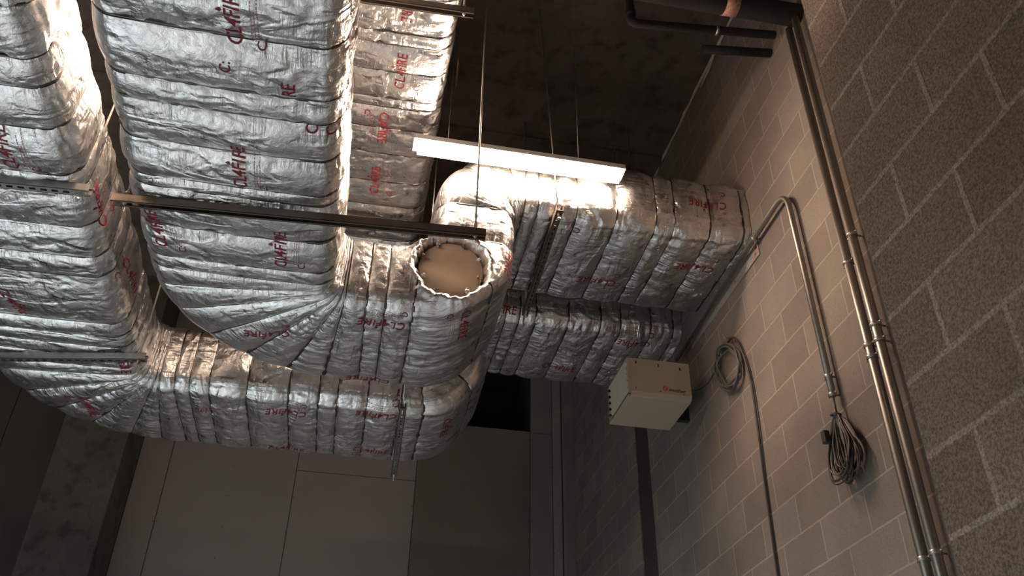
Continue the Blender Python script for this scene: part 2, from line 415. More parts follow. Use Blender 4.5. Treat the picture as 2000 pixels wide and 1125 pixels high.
class Duct:
    def __init__(s, name, label, path, w_, h_, straps, seed, r=.085, post=None, fine_from=1.5, amp=.029):
        s.path = path; s.t = thing(name, label, 'air duct')
        S = path.S[-1]
        s.straps = sorted(straps); s.seed = seed; s.amp = amp; s.w, s.h, s.r = w_, h_, r; s.post = post
        q = list(np.arange(0, fine_from, .04)) + list(np.arange(fine_from, S, .009)) + [S]
        for st in s.straps: q += [st - .005, st, st + .005]
        q = np.array(sorted(set(np.round([x for x in q if 0 <= x <= S], 5))))
        sec, per = section(w_, h_, r, .012); s.sec = sec; s.per = per
        V, D = s.surface(q, sec)
        nq, nu = len(q), len(sec)
        if post is not None: V = post(V.reshape(-1, 3)).reshape(nq, nu, 3)
        idx = np.arange(nq * nu).reshape(nq, nu); nx = np.roll(idx, -1, axis=1)
        faces = np.stack([idx[:-1], nx[:-1], nx[1:], idx[1:]], -1).reshape(-1, 4)
        me = bpy.data.meshes.new('foil_wrap')
        me.vertices.add(nq * nu); me.vertices.foreach_set('co', V.reshape(-1))
        nf = len(faces); me.loops.add(nf * 4); me.loops.foreach_set('vertex_index', faces.reshape(-1).astype(np.int32))
        me.polygons.add(nf); me.polygons.foreach_set('loop_start', (np.arange(nf) * 4).astype(np.int32)); me.polygons.foreach_set('loop_total', np.full(nf, 4, np.int32))
        me.update(calc_edges=True)
        uv = me.uv_layers.new(name='UVMap')
        su = np.repeat(q[:, None], nu, 1); uu = np.repeat(sec[:, 0][None], nq, 0)
        un = np.roll(uu, -1, axis=1).copy(); un[:, -1] = per
        L = np.stack([np.stack([su[:-1], uu[:-1]], -1), np.stack([su[:-1], un[:-1]], -1), np.stack([su[1:], un[1:]], -1), np.stack([su[1:], uu[1:]], -1)], 2)
        uv.data.foreach_set('uv', L.reshape(-1).astype(np.float32))
        s.body = link('foil_wrap', me, s.t, M['foil'], True)
        bm = bmesh.new()          # end closures
        bm.free()
        for row in (0, nq - 1):
            bm = bmesh.new(); bm.faces.new([bm.verts.new(V[row, k]) for k in range(nu)])
            bm_obj('end_closure', bm, M['foil'], s.t)
        s.bvh = BVHTree.FromPolygons([tuple(v) for v in V.reshape(-1, 3)], [tuple(f) for f in faces])
        for st in s.straps:
            if st < fine_from - .05 or st > S - .002: continue
            s.strap(st)
    def surface(s, q, sec):
        P, T, W, H = s.path.at(q)
        u = sec[:, 0]
        st = np.array([-.3] + s.straps + [s.path.S[-1] + .3])
        i = np.clip(np.searchsorted(st, q, side='right') - 1, 0, len(st) - 2)
        a0, a1 = st[i], st[i + 1]; L = a1 - a0; t = np.clip((q - a0) / L, 0, 1)
        pil = (1 - np.abs(2 * t - 1) ** 2.6) * np.minimum(L * .16, s.amp)
        dist = np.minimum(q - a0, a1 - q)
        Q, U = np.meshgrid(q, u, indexing='ij')
        nper = int(round(s.per * 26)); k1 = nper / s.per
        D = np.repeat(dist[:, None], len(u), 1)
        I = np.repeat(i[:, None], len(u), 1)
        cf = np.repeat(sec[:, 5][None], len(q), 0)
        # pleats gathered at each strap
        pl = vnoise(Q * 2 + I * 7.3, U * k1, s.seed, nper) - .5
        gate = vnoise(Q * 0 + I * 3.7, U * 5 / 1, s.seed + 5, None)
        pleat = pl * .018 * np.exp(-D / .05) * (D > .0005) * np.clip(gate * 2.2 - .5, 0.1, 1.2)
        # crumples: ridged noise with warped coordinates
        wx = vnoise(Q * 6, U * 6, s.seed + 1) * .12; wy = vnoise(Q * 6, U * 6, s.seed + 2) * .12
        r1 = np.abs(vnoise((Q + wx) * 9, (U + wy) * 11, s.seed + 3) - .5) * 2
        r2 = np.abs(vnoise((Q + wx * .5) * 21, (U - wy * .5) * 24, s.seed + 4) - .5) * 2
        msk = np.clip(vnoise(Q * 2.1, U * 2.3, s.seed + 6) * 2.4 - .7, .12, 1)
        bb = np.clip(D / .04, 0, 1)
        cr = -(r1 * .009 + r2 * .006) * msk * bb
        wc = vnoise(Q * 3, U * 3, s.seed + 11) * .5
        cz = np.exp(-np.abs(vnoise(Q * 3.3 + U * 2.6 + wc, U * 4.6 - Q * 2.2 + wc, s.seed + 12) - .5) * 34) * .0065
        cz = cz + np.exp(-np.abs(vnoise(Q * 7.3 - U * 5.6 + wc * 2, U * 8.6 + Q * 4.2, s.seed + 13) - .5) * 26) * .004 * msk
        cr = cr - cz * bb
        slow = (vnoise(Q * 3.1, U * 3.3, s.seed + 8) - .5) * .014 * bb
        bulge = np.repeat(pil[:, None], len(u), 1) * (1 - .35 * cf)
        tot = bulge + pleat + cr + slow
        # slight crown of the flat faces
        a, b = sec[:, 1], sec[:, 2]
        crown = .010 * (1 - (np.abs(a) / (s.w / 2)) ** 2) * (np.abs(sec[:, 4]) > .9) + .008 * (1 - (np.abs(b) / (s.h / 2)) ** 2) * (np.abs(sec[:, 3]) > .9)
        tot = tot + crown[None, :]
        A = a[None] + sec[:, 3][None] * tot; B = b[None] + sec[:, 4][None] * tot
        V = P[:, None, :] + W[:, None, :] * A[..., None] + H[:, None, :] * B[..., None]
        return V, tot
    def strap(s, st):
        hw = .007
        q = np.array([st - hw, st - hw, st + hw, st + hw]); off = [-.002, .0022, .0022, -.002]
        P, T, W, H = s.path.at(q); sec = s.sec[::2]
        a, b = sec[:, 1], sec[:, 2]
        crown = .010 * (1 - (np.abs(a) / (s.w / 2)) ** 2) * (np.abs(sec[:, 4]) > .9) + .008 * (1 - (np.abs(b) / (s.h / 2)) ** 2) * (np.abs(sec[:, 3]) > .9)
        slow = .0
        rows = []
        for j in range(4):
            tot = crown + off[j] + slow
            rows.append(P[j] + W[j] * (a + sec[:, 3] * tot)[:, None] + H[j] * (b + sec[:, 4] * tot)[:, None])
        V = np.array(rows)
        if s.post is not None: V = s.post(V.reshape(-1, 3)).reshape(V.shape)
        bm = bmesh.new(); vs = [[bm.verts.new(p) for p in r_] for r_ in V]; n = len(sec)
        for j in range(4):
            for k in range(n): bm.faces.new((vs[j][k], vs[j][(k + 1) % n], vs[(j + 1) % 4][(k + 1) % n], vs[(j + 1) % 4][k]))
        bm_obj('strap', bm, M['band'], s.t, True)
    def print_on(s, bm, p, d, up, mat, name='printed_lettering', lift=.0016):
        """lay a flat shape (bmesh in its own x/y plane) on the foil round point p, reading along d"""
        d = Vector(d).normalized(); up = Vector(up); up = (up - d * up.dot(d)).normalized(); nrm = d.cross(up)
        lo = [min(v.co[k] for v in bm.verts) for k in (0, 1)]; hi = [max(v.co[k] for v in bm.verts) for k in (0, 1)]
        for k in (0, 1):
            x = lo[k] + .01
            while x < hi[k]:
                co = [0, 0, 0]; no = [0, 0, 0]; co[k] = x; no[k] = 1
                bmesh.ops.bisect_plane(bm, geom=bm.verts[:] + bm.edges[:] + bm.faces[:], plane_co=co, plane_no=no)
                x += .01
        kill = []
        for v in bm.verts:
            q = Vector(p) + d * v.co.x + up * v.co.y
            hit, hn, fi, dd = s.bvh.ray_cast(q + nrm * .25, -nrm, .6)
            if hit is None: kill.append(v)
            else: v.co = hit + nrm * lift
        bmesh.ops.delete(bm, geom=kill, context='VERTS')
        if not bm.faces: bm.free(); return
        me = bpy.data.meshes.new(name); bm.to_mesh(me); bm.free()
        link(name, me, s.t, mat)

_glyph = {}
def text_bm(txt, size, shear=.18, bold=.012, sx=1.0):
    key = (txt, size, shear, bold)
    if key not in _glyph:
        cu = bpy.data.curves.new('t', 'FONT'); cu.body = txt; cu.size = size; cu.shear = shear; cu.offset = bold * size
        cu.align_x = 'CENTER'; cu.align_y = 'CENTER'; cu.resolution_u = 3; cu.space_character = 1.04
        o = bpy.data.objects.new('t', cu); col.objects.link(o)
        me = bpy.data.meshes.new_from_object(o); bpy.data.objects.remove(o); bpy.data.curves.remove(cu)
        _glyph[key] = me
    bm = bmesh.new(); bm.from_mesh(_glyph[key])
    bmesh.ops.remove_doubles(bm, verts=bm.verts, dist=1e-5)
    for v in bm.verts: v.co.x *= sx
    return bm
def logo_bm(width):
    """CL4FiRE with a drop-shaped flame over the i"""
    bm = text_bm('CL4FIRE', .088, .14, .007)
    xs = [v.co.x for v in bm.verts]; k = width / (max(xs) - min(xs))
    fl = [(0, .014), (.010, .004), (.011, -.004), (.006, -.010), (0, -.012), (-.006, -.010), (-.011, -.004), (-.008, .002)]
    vs = [bm.verts.new((.034 + x * .8, .052 + y * .9, 0)) for x, y in fl]; bm.faces.new(vs)
    for v in bm.verts:
        v.co.x *= k; v.co.y *= .92
    return bm
def small_print_bm():
    bm = text_bm('C: TAPE  LUN  III', .026, 0, .0)
    return bm

def logo(duct, p, d, up, width=.27, small=1):
    duct.print_on(logo_bm(width), p, d, up, M['red'])
    if small:
        P_ = Vector(p) - Vector(up).normalized() * .085
        bmS = bmesh.new()
        for row, (x0, x1) in enumerate(((-.11, .10), (-.11, .04), (-.11, .12))):
            y = -row * .011
            x = x0
            while x < x1:
                L_ = random.uniform(.006, .016)
                bmS.faces.new([bmS.verts.new(c) for c in ((x, y, 0), (x + L_, y, 0), (x + L_, y + .0035, 0), (x, y + .0035, 0))]); x += L_ + .005
        duct.print_on(bmS, P_ + Vector(up).normalized() * .022, d, up, M['redpale'], 'small_print')
        duct.print_on(text_bm('C:', .05, 0, .01), P_ - Vector(up).normalized() * .012 - Vector(d).normalized() * width * .42, d, up, M['red'], 'printed_lettering')

X_, Y_, Z_ = (1, 0, 0), (0, 1, 0), (0, 0, 1)
ZA = 2.79; HH = .44; ST = .02
def duct_path(xc, yturn_c, R1, xel, zc, xend, y0):
    yt = yturn_c - R1
    p = Path((xc, y0, zc), Y_, X_, Z_)
    p.line(yt - y0, ST); p.marks['e1'] = p.S[-1]
    p.turn(('W', 1), PI / 2, R1, ST); p.marks['x0'] = p.S[-1]; p.xs = xc + R1
    p.line(xel - (xc + R1), ST); p.marks['e2'] = p.S[-1]
    p.turn(('H', 1), PI / 2, .27, ST / 2); p.line(.27, ST); p.marks['e3'] = p.S[-1]
    p.turn(('H', -1), PI / 2, .27, ST / 2); p.marks['x1'] = p.S[-1]; p.xs1 = xel + .54
    p.line(xend - p.xs1, ST); return p

Y0 = -3.3
# middle duct -------------------------------------------------------
pA = duct_path(-.685, 4.37, .53, .24, ZA, 2.236, Y0)
sy = lambda y: y - Y0
def sxA(x): return pA.marks['x0'] + (x - pA.xs)
def sx1(p, x): return p.marks['x1'] + (x - p.xs1)
strA = [sy(y) for y in (-2.9, -2.5, -2.1, -1.7, -1.3, -.9, -.5, -.1, .3, .7, 1.1, 1.42, 1.72, 1.98, 2.25, 2.52, 2.645, 2.87, 3.10, 3.17, 3.45, 3.70, 3.80)]
e1 = pA.marks['e1']; q = .53 * PI / 2
strA += [e1 + q * t for t in (.08, .24, .42, .60, .78, .93)]
strA += [sxA(x) for x in (-.05, .05, .20)]
strA += [pA.marks['e2'] + t for t in (.24, .44)] + [pA.marks['e3'] + t for t in (.0, .20, .36)]
strA += [sx1(pA, x) for x in (.80, .88, .99, 1.12, 1.37, 1.62, 1.74, 1.97, 2.19)]
DC = np.array([.385, 3.90, 2.865]); DR = .182
def postA(V):
    V = V.copy()
    d = np.hypot(V[:, 0] - DC[0], V[:, 2] - DC[2]); m = (np.abs(V[:, 1] - 3.92) < .09) & (d < .32)
    y = V[:, 1]
    rs = np.random.RandomState(3)
    ang = np.arctan2(V[:, 2] - DC[2], V[:, 0] - DC[0])
    wob = .012 * np.sin(ang * 7 + 1) + .008 * np.sin(ang * 17) + .006 * np.sin(ang * 31 + 2)
    rr = d + wob * .5
    lip = .030 * np.exp(-((rr - .225) / .032) ** 2)
    hole = .075 / (1 + np.exp((rr - .188) / .006))
    crn = .007 * (np.sin(ang * 43 + d * 90) * np.sin(ang * 23 - d * 60)) * np.exp(-((rr - .22) / .05) ** 2)
    base = np.where(rr < .24, 3.905, y)
    blend = np.clip((.30 - rr) / .08, 0, 1)
    yn = (y * (1 - blend) + 3.905 * blend) - lip + hole + crn
    V[:, 1] = np.where(m, yn, y)
    return V
A = Duct('insulated_duct', 'foil-wrapped duct in the middle, with a round tan access cover at its bend', pA, .905, HH, strA, 11, post=postA, fine_from=sy(1.35))
# front-left duct -----------------------------------------------------
pL = duct_path(-1.80, 5.59, .54, .30, 2.82, 2.236, Y0)
strL = [sy(y) for y in (-2.9, -2.5, -2.1, -1.7, -1.3, -.9, -.5, -.1, .3, .7, 1.1, 1.4, 1.7, 2.0, 2.32, 2.56, 2.71, 2.94, 3.23, 3.33, 3.60, 3.85, 4.02, 4.48, 4.62, 4.74, 4.86, 4.99)]
e1 = pL.marks['e1']; q = .54 * PI / 2
strL += [e1 + q * t for t in (.06, .26, .44, .62, .80, .94)]
sxL = lambda x: pL.marks['x0'] + (x - pL.xs)
strL += [sxL(x) for x in (-1.18, -1.09, -.97, -.74, -.48, -.29, -.17, .02, .24)]
strL += [pL.marks['e2'] + t for t in (.05, .26, .46)] + [pL.marks['e3'] + t for t in (.02, .22, .38)]
strL += [sx1(pL, x) for x in (.92, 1.02, 1.14, 1.38, 1.62, 1.77, 2.0, 2.17)]
L = Duct('insulated_duct', 'foil-wrapped duct at the left edge, lowest one, curving under the middle duct to the right', pL, .875, HH, strL, 23, fine_from=sy(1.5))
# high duct behind ------------------------------------------------------
pE = Path((-.20, Y0, 3.98), Y_, X_, Z_); pE.line(7.6 - Y0, ST)
strE = [sy(y) for y in (-2.7, -2.1, -1.5, -.9, -.3, .3, .9, 1.5, 2.0, 2.45, 2.83, 3.10, 3.18, 3.37, 3.57, 3.64, 3.81, 4.03, 4.29, 4.53, 4.74, 4.9, 5.05, 5.2, 5.5, 5.8, 6.1, 6.4, 6.7, 7.0, 7.3)]
E = Duct('insulated_duct', 'straight foil-wrapped duct high up beside the hanging lamp, right of the middle duct', pE, .85, .44, strE, 37, fine_from=sy(2.3), amp=.022)

# printed lettering -------------------------------------------------------
nY = (0, -1, 0); nX = (-1, 0, 0)
zb = 2.55
logo(A, (-.64, 2.95, zb), nY, nX, .27)
logo(A, (-.48, 3.51, zb), nY, nX, .28)
logo(A, (-1.05, 3.48, zb), (-.1, -1, 0), nX, .27)
logo(A, (-.57, 4.31, zb), (-1, .1, 0), Y_, .25)
logo(A, (.045, 4.08, zb), nX, Y_, .26)
logo(A, (.50, 4.09, 2.60), Y_, (1, 0, .4), .26)
logo(A, (.01, 4.73, zb), nX, Y_, .26, 0)
logo(A, (-.62, 2.15, zb), nY, nX, .27)
A.print_on(text_bm('C:', .06, 0, .01), (-.66, 2.38, zb), nY, nX, M['red'])
A.print_on(text_bm('C', .07, 0, .01), (-.34, 2.67, zb), nY, nX, M['red'])
A.print_on(text_bm('C', .07, 0, .01), (-.26, 2.68, zb), nY, nX, M['red'])
A.print_on(text_bm('RE', .075, .1, .01), (-.43, 2.47, zb), nY, nX, M['red'])
A.print_on(text_bm('FIRE', .075, .1, .01), (.71, 3.9, 2.96), (0, 0, -1), X_, M['red'])
logo(A, (1.96, 3.9, 3.59), nX, (0, 0, -1), .25)
logo(A, (1.98, 4.24, 3.36), nX, Y_, .26)
logo(A, (1.41, 4.52, 3.36), nX, Y_, .26)
A.print_on(text_bm('C', .06, 0, .01), (1.15, 4.05, 3.36), nX, Y_, M['red'])
logo(L, (-1.62, 3.08, 2.59), nY, nX, .27)
logo(L, (-1.90, 4.32, 2.59), (.25, 1, 0), (1, -.25, 0), .27)
logo(L, (-1.44, 4.90, 2.59), Y_, X_, .27)
logo(L, (-1.74, 5.52, 2.6), (.1, 1, 0), X_, .27)
logo(L, (-1.02, 5.42, 2.6), X_, nY, .10, 0)
logo(L, (-.485, 5.33, 2.6), nX, Y_, .26)
logo(L, (.095, 5.25, 2.6), nX, Y_, .27)
logo(L, (.085, 5.80, 2.6), X_, nY, .25)
logo(L, (-.50, 5.92, 2.6), X_, nY, .25, 0)
logo(L, (.55, 5.45, 2.68), Y_, (1, 0, .4), .26, 0)
logo(L, (-1.36, 3.52, 2.68), nY, (0, 0, -1), .30)
logo(L, (-1.36, 4.23, 2.76), Y_, Z_, .34)
logo(E, (-.03, 2.88, 3.75), Y_, X_, .26, 0)
logo(E, (-.02, 3.35, 3.75), nY, nX, .24)
logo(E, (-.09, 3.80, 3.75), Y_, X_, .25)
logo(E, (-.10, 4.28, 3.75), nY, nX, .24)
logo(L, (1.91, 5.29, 3.38), nX, Y_, .25)
logo(L, (1.44, 5.74, 3.38), X_, nY, .26, 0)
logo(L, (.86, 5.15, 3.46), X_, Z_, .26, 0)

# round access cover on the middle duct
cov = bmesh.new()
ring = lambda r, y: [cov.verts.new((DC[0] + r * math.cos(2 * PI * k / 64), y, DC[2] + r * math.sin(2 * PI * k / 64))) for k in range(64)]
rs_ = [ring(.001, 3.925), ring(.13, 3.926), ring(.172, 3.928), ring(.180, 3.931), ring(.183, 3.95)]
for a, b in zip(rs_, rs_[1:]):
    for k in range(64): cov.faces.new((a[k], a[(k + 1) % 64], b[(k + 1) % 64], b[k]))
cov.faces.new(rs_[0])
cover = bm_obj('access_cover', cov, M['disc'], A.t, True); cover['label'] = 'round tan sheet-steel access cover'
for k, an in enumerate((20, 62, 112, 158, 200, 238, 300, 335)):
    bm = bmesh.new(); a = math.radians(an + 6); cx = DC[0] + .17 * math.cos(a); cz = DC[2] + .17 * math.sin(a)
    for j in range(7):
        ox, oz, oy = random.uniform(-.012, .012), random.uniform(-.012, .012), random.uniform(-.02, .008)
        bmesh.ops.create_icosphere(bm, subdivisions=1, radius=random.uniform(.004, .009), matrix=Matrix.Translation((cx + ox, 3.918 + oy, cz + oz)))
    bm_obj('clip', bm, M['strut_dark'] if k % 2 else M['foil'], cover)

# ------------------------------------------------------------------ strut rails (trapeze bars) with rods
def strut(name, label, p0, p1, mat, open_dir, ends, top=ZC, rod_tops=None, cat='support bar', group=None):
    """slotted channel from p0 to p1; open_dir = unit vector towards the open side"""
    t = thing(name, label, cat, group)
    p0, p1 = Vector(p0), Vector(p1); d = (p1 - p0); Lg = d.length; d.normalize()
    o = Vector(open_dir).normalized(); s = d.cross(o)
    bm = bmesh.new(); w_ = .041; th = .003
    def slab(a0, a1, b0, b1, c0, c1):   # along d, along s, along o
        vs = [bm.verts.new(p0 + d * a + s * b + o * c) for a in (a0, a1) for b in (b0, b1) for c in (c0, c1)]
        for f in ((0, 1, 3, 2), (4, 6, 7, 5), (0, 4, 5, 1), (2, 3, 7, 6), (0, 2, 6, 4), (1, 5, 7, 3)): bm.faces.new([vs[i] for i in f])
    hw = w_ / 2
    slab(0, Lg, -hw, -hw + th, 0, w_); slab(0, Lg, hw - th, hw, 0, w_)
    slab(0, Lg, -hw, -hw + .010, w_ - th, w_); slab(0, Lg, hw - .010, hw, w_ - th, w_)
    # web with real slots
    slab(0, Lg, -hw, -.007, 0, th); slab(0, Lg, .007, hw, 0, th)
    a = 0
    while a < Lg:
        slab(a, min(a + .020, Lg), -.007, .007, 0, th); a += .048
    bm_obj('channel', bm, mat, t)
    for k, e in enumerate(ends):
        b = p0 + d * e - Vector((0, 0, .045)); tp = Vector((b.x, b.y, top)) if rod_tops is None else Vector(rod_tops[k])
        if rod_tops is None: tp = Vector((b.x, b.y, top))
        rod = tubeobj('rod', [b, tp], .005, M['rod'], t, 8)
        bm = bmesh.new()
        for dz in (-.0, .058):
            bmesh.ops.create_cone(bm, cap_ends=True, segments=6, radius1=.010, radius2=.010, depth=.008, matrix=Matrix.Translation(b + Vector((0, 0, .012 + dz))))
        bm_obj('nut', bm, M['rod'], rod)
    return t
DN = (0, 0, -1); UP = (0, 0, 1)
zr = 2.53
strut('support_bar', 'long dark steel channel across the underside of the middle duct, widest bar in view', (-1.20, 3.24, zr), (.455, 3.14, zr), M['strut_dark'], DN, (.055, 1.61))
strut('support_bar', 'slotted grey steel bar under the left duct, upper of its two', (-2.45, 3.34, 2.545), (-1.31, 3.27, 2.545), M['strut'], UP, (.05, 1.10))
strut('support_bar', 'slotted grey steel bar under the left duct, lower of its two, near the bend', (-2.40, 4.98, 2.53), (-1.27, 4.74, 2.53), M['strut'], UP, (.05, 1.11))
strut('support_bar', 'slotted steel bar hanging past the bottom of the lowest duct, ending over the plasterboard', (.25, 5.08, 2.56), (.285, 6.20, 2.56), M['strut'], UP, (.035, 1.08))
strut('support_bar', 'dark slotted steel bar across the underside of the right duct, below the lamp', (.99, 3.83, 3.315), (1.02, 4.98, 3.315), M['strut_dark'], UP, (.033, 1.10), rod_tops=[(.88, 3.86, ZC), (1.0, 4.95, ZC)])
strut('support_bar', 'dark steel channel under the high straight duct at the top edge', (-.72, 2.87, 3.70), (.305, 2.84, 3.70), M['strut_dark'], DN, (.03, .975))
strut('support_bar', 'steel channel under the high straight duct, hidden behind the long dark bar', (-.72, 4.63, 3.70), (.355, 4.62, 3.70), M['strut_dark'], DN, (.03, 1.02))
# extra hanger rods behind the lamp
for (x, y, z0), lab in (((1.83, 4.84, 3.86), 'thin steel rod from ceiling to the right duct, nearest the block wall'), ((1.78, 5.06, 3.80), 'thin steel rod from ceiling to the right duct, just behind the lamp tip')):
    finish(tubeobj('hanger_rod', [(x, y, z0), (x, y, ZC)], .004, M['rod']), lab, 'hanger rod')

# loose wires along the left duct's side
finish(tubeobj('cable', smooth_path([(.30, 3.5, 4.1), (.34, 4.0, 4.4), (.355, 4.5, 5.0), (.36, 4.9, ZC)], 8), .006, M['cable_b']), 'thin brown wire hanging beside the high straight duct', 'cable')

# ------------------------------------------------------------------ hanging lamp
def lamp(x0, x1, y, z, label, wires, turn=None):
    t = thing('pendant_lamp', label, 'lamp', None)
    bm = bmesh.new()
    prof = [(-.040, .0), (-.040, -.020), (-.034, -.044), (-.018, -.056), (0, -.059), (.018, -.056), (.034, -.044), (.040, -.020), (.040, 0)]
    a = [bm.verts.new((x0, y + p[0], z + p[1])) for p in prof]; b = [bm.verts.new((x1, y + p[0], z + p[1])) for p in prof]
    for k in range(len(prof) - 1): bm.faces.new((a[k], a[k + 1], b[k + 1], b[k]))
    bm.faces.new(a); bm.faces.new(b[::-1]); bm.faces.new((a[0], b[0], b[-1], a[-1]))
    bm_obj('diffuser', bm, M['lamp'], t)
    bm = bmesh.new(); box(bm, x0 - .022, x1 + .022, y - .058, y + .058, z + .001, z + .036, .004); bm_obj('housing', bm, M['white'], t)
    bm = bmesh.new()
    bm_obj('end_cap', (lambda q_: (box(q_, x0 - .030, x0 - .0225, y - .056, y + .056, z + .001, z + .036, .002), q_)[1])(bmesh.new()), M['white'], t)
    bm_obj('end_cap', (lambda q_: (box(q_, x1 + .0225, x1 + .030, y - .056, y + .056, z + .001, z + .036, .002), q_)[1])(bmesh.new()), M['white'], t)
    bm.free()
    for (wx, wt) in wires:
        tubeobj('suspension_wire', [(wx, y, z + .04), (wt, y, ZC)], .0015, M['rod'], t, 6)
    if turn:
        for c in t.children:
            for v in c.data.vertices: v.co = Vector((turn[0] - v.co.y, turn[1] + v.co.x, v.co.z))
lamp(.128, 1.350, 3.785, 3.625, 'glowing strip lamp hanging on wires in front of the right duct', [(.30, .30), (1.10, 1.10)])
t2 = lamp(-.60, .60, 0.0, 3.36, 'unseen strip lamp added above the middle duct to light the side of the left duct', [(-.4, -.4), (.4, .4)], turn=(-1.14, 2.75))  # extra lamp added out of view to brighten the left duct's side

# ------------------------------------------------------------------ pipes and conduits
def clip_ring(parent, c, axis, r, mat, name='clamp'):
    bm = bmesh.new(); ax = Vector(axis).normalized()
    tube(bm, [Vector(c) - ax * .008, Vector(c) + ax * .008], r, 16)
    U = Vector((1, 0, 0))
    # bracket to the wall with two lugs
    c = Vector(c); e = Vector((0, 0, 1)) if abs(ax.z) < .5 else Vector((0, 1, 0))
    for sgn in (-1, 1):
        tube(bm, [c + e * sgn * (r + .002), c + e * sgn * (r + .016)], .0045, 8)
    tube(bm, [c + U * r * .7, (2.236, c.y, c.z)], .005, 8)
    bm_obj(name, bm, mat, parent, True)
def conduit(name, label, pts, r, rad, clamps, mat, group=None, cat='conduit'):
    t = thing(name, label, cat, group)
    tubeobj('tube', fillet(pts, rad), r, mat, t, 16)
    for c, ax in clamps: clip_ring(t, c, ax, r + .004, M['strut'])
    return t
xp = 2.19
conduit('conduit', 'tall steel conduit on the block wall, left of the twin pair', [(xp, 3.00, 4.235), (xp, 3.00, ZF)], .0215, .1,
        [((xp, 3.00, 2.52), UP), ((xp, 3.00, 2.06), UP), ((xp, 3.00, 2.0), UP), ((xp, 3.0, 1.1), UP)], M['conduit'])
conduit('conduit', 'tall steel conduit on the block wall, right of the twin pair', [(xp, 2.92, 4.235), (xp, 2.92, ZF)], .0215, .1,
        [((xp, 2.92, 2.63), UP), ((xp, 2.92, 2.12), UP), ((xp, 2.92, 2.04), UP), ((xp, 2.92, 1.10), UP)], M['conduit'])
conduit('conduit', 'bent steel conduit rising beside the duct opening and turning down to the cable bundle', [(2.20, 5.22, 3.25), (2.20, 3.40, 3.33), (2.20, 3.375, 2.0)], .0165, .14,
        [((2.20, 3.83, 3.31), Y_), ((2.20, 3.378, 2.11), UP), ((2.20, 3.376, 2.01), UP)], M['conduit'])
# black pipes under the ceiling
t = thing('lagged_pipe', 'thick black lagged pipe at the top edge, running into the block wall', 'pipe')
tubeobj('lagging', [(x, 2.95, 4.285 + .01 * x) for x in np.arange(.9, 2.25, .1)] + [(2.24, 2.95, 4.31)], .068, M['pipe'], t, 24)
tubeobj('tape_band', [(1.77, 2.95, 4.303), (1.85, 2.95, 4.304)], .0705, M['copper'], t, 24)
t = thing('steel_pipe', 'thin black pipe with an elbow just below the thick lagged pipe', 'pipe')
tubeobj('tube', fillet([(1.27, 3.15, ZC), (1.27, 3.15, 4.24), (2.19, 3.15, 4.365)], .04), .026, M['pipe'], t, 16)
tubeobj('coupling', [(1.27, 3.15, 4.30), (1.27, 3.15, 4.35)], .033, M['pipe'], t, 16)
tubeobj('clamp', [(1.80, 3.15, 4.312), (1.815, 3.15, 4.314)], .031, M['strut'], t, 16)
finish(tubeobj('steel_pipe', [(1.78, 3.30, 4.31), (2.235, 3.30, 4.385)], .028, M['pipe'], None, 16), 'short black pipe stub in the block wall, lowest of the dark pipes', 'pipe')
finish(tubeobj('steel_pipe', [(-3.34, 8.38, 2.78), (-3.12, 8.2, 2.66)], .06, M['pipe'], None, 16), 'black pipe end low at the left edge of the view', 'pipe')

# ------------------------------------------------------------------ unit heater
ht = thing('unit_heater', 'cream metal air heater with louvred side mounted on the block wall', 'heater')
hx0, hx1, hy0, hy1, hz0, hz1 = 1.675, 2.105, 4.80, 5.25, 2.69, 2.965
bm = bmesh.new()
ch = .03
prof = [(hy0, hz1), (hy0, hz0 + ch), (hy0 + .012, hz0 + .008), (hy0 + ch, hz0), (hy1, hz0), (hy1, hz1)]
a = [bm.verts.new((hx0 + .018, y, z)) for y, z in prof]; b = [bm.verts.new((hx1, y, z)) for y, z in prof]
for k in range(len(prof)): bm.faces.new((a[k], a[(k + 1) % 6], b[(k + 1) % 6], b[k]))
bm.faces.new(a); bm.faces.new(b[::-1])
bm_obj('casing', bm, M['cream'], ht)
bm = bmesh.new()
box(bm, hx0, hx0 + .017, hy0, hy0 + .018, hz0 + .02, hz1); box(bm, hx0, hx0 + .017, hy1 - .018, hy1, hz0, hz1)
box(bm, hx0, hx0 + .017, hy0 + .018, hy1 - .018, hz1 - .02, hz1); box(bm, hx0, hx0 + .017, hy0 + .018, hy1 - .018, hz0, hz0 + .012)
bm_obj('louvre_frame', bm, M['cream'], ht)
boxobj('louvre_back', (hx0 + .0145, hx0 + .0175, hy0 + .018, hy1 - .018, hz0 + .012, hz1 - .02), M['dark'], ht)
for k in range(5):
    bm = bmesh.new(); z = hz0 + .035 + k * .047
    vs = [(hx0 - .008, z + .029), (hx0 - .006, z + .030), (hx0 + .012, z + .004), (hx0 + .010, z + .002)]
    a = [bm.verts.new((x, hy0 + .02, zz)) for x, zz in vs]; b = [bm.verts.new((x, hy1 - .02, zz)) for x, zz in vs]
    for j in range(4): bm.faces.new((a[j], a[(j + 1) % 4], b[(j + 1) % 4], b[j]))
    bm.faces.new(a); bm.faces.new(b[::-1]); lv = bm_obj('louvre', bm, M['cream_in'], ht)
    boxobj('pivot', (hx0 - .010, hx0 + .006, hy1 - .05, hy1 - .035, z + .006, z + .02), M['dark'], lv)
for (sx_, sz_) in ((1.735, 2.935), (1.89, 2.928), (2.04, 2.918)):
    boxobj('slot', (sx_ - .004, sx_ + .004, hy0 - .002, hy0 + .001, sz_ - .011, sz_ + .011), M['dark'], ht)
bm = bmesh.new()
for (sx_, sz_) in ((1.725, 2.745), (1.89, 2.737), (2.05, 2.728)): bmesh.ops.create_uvsphere(bm, u_segments=8, v_segments=6, radius=.004, matrix=Matrix.Translation((sx_, hy0, sz_)))
bm_obj('screw', bm, M['dark'], ht)
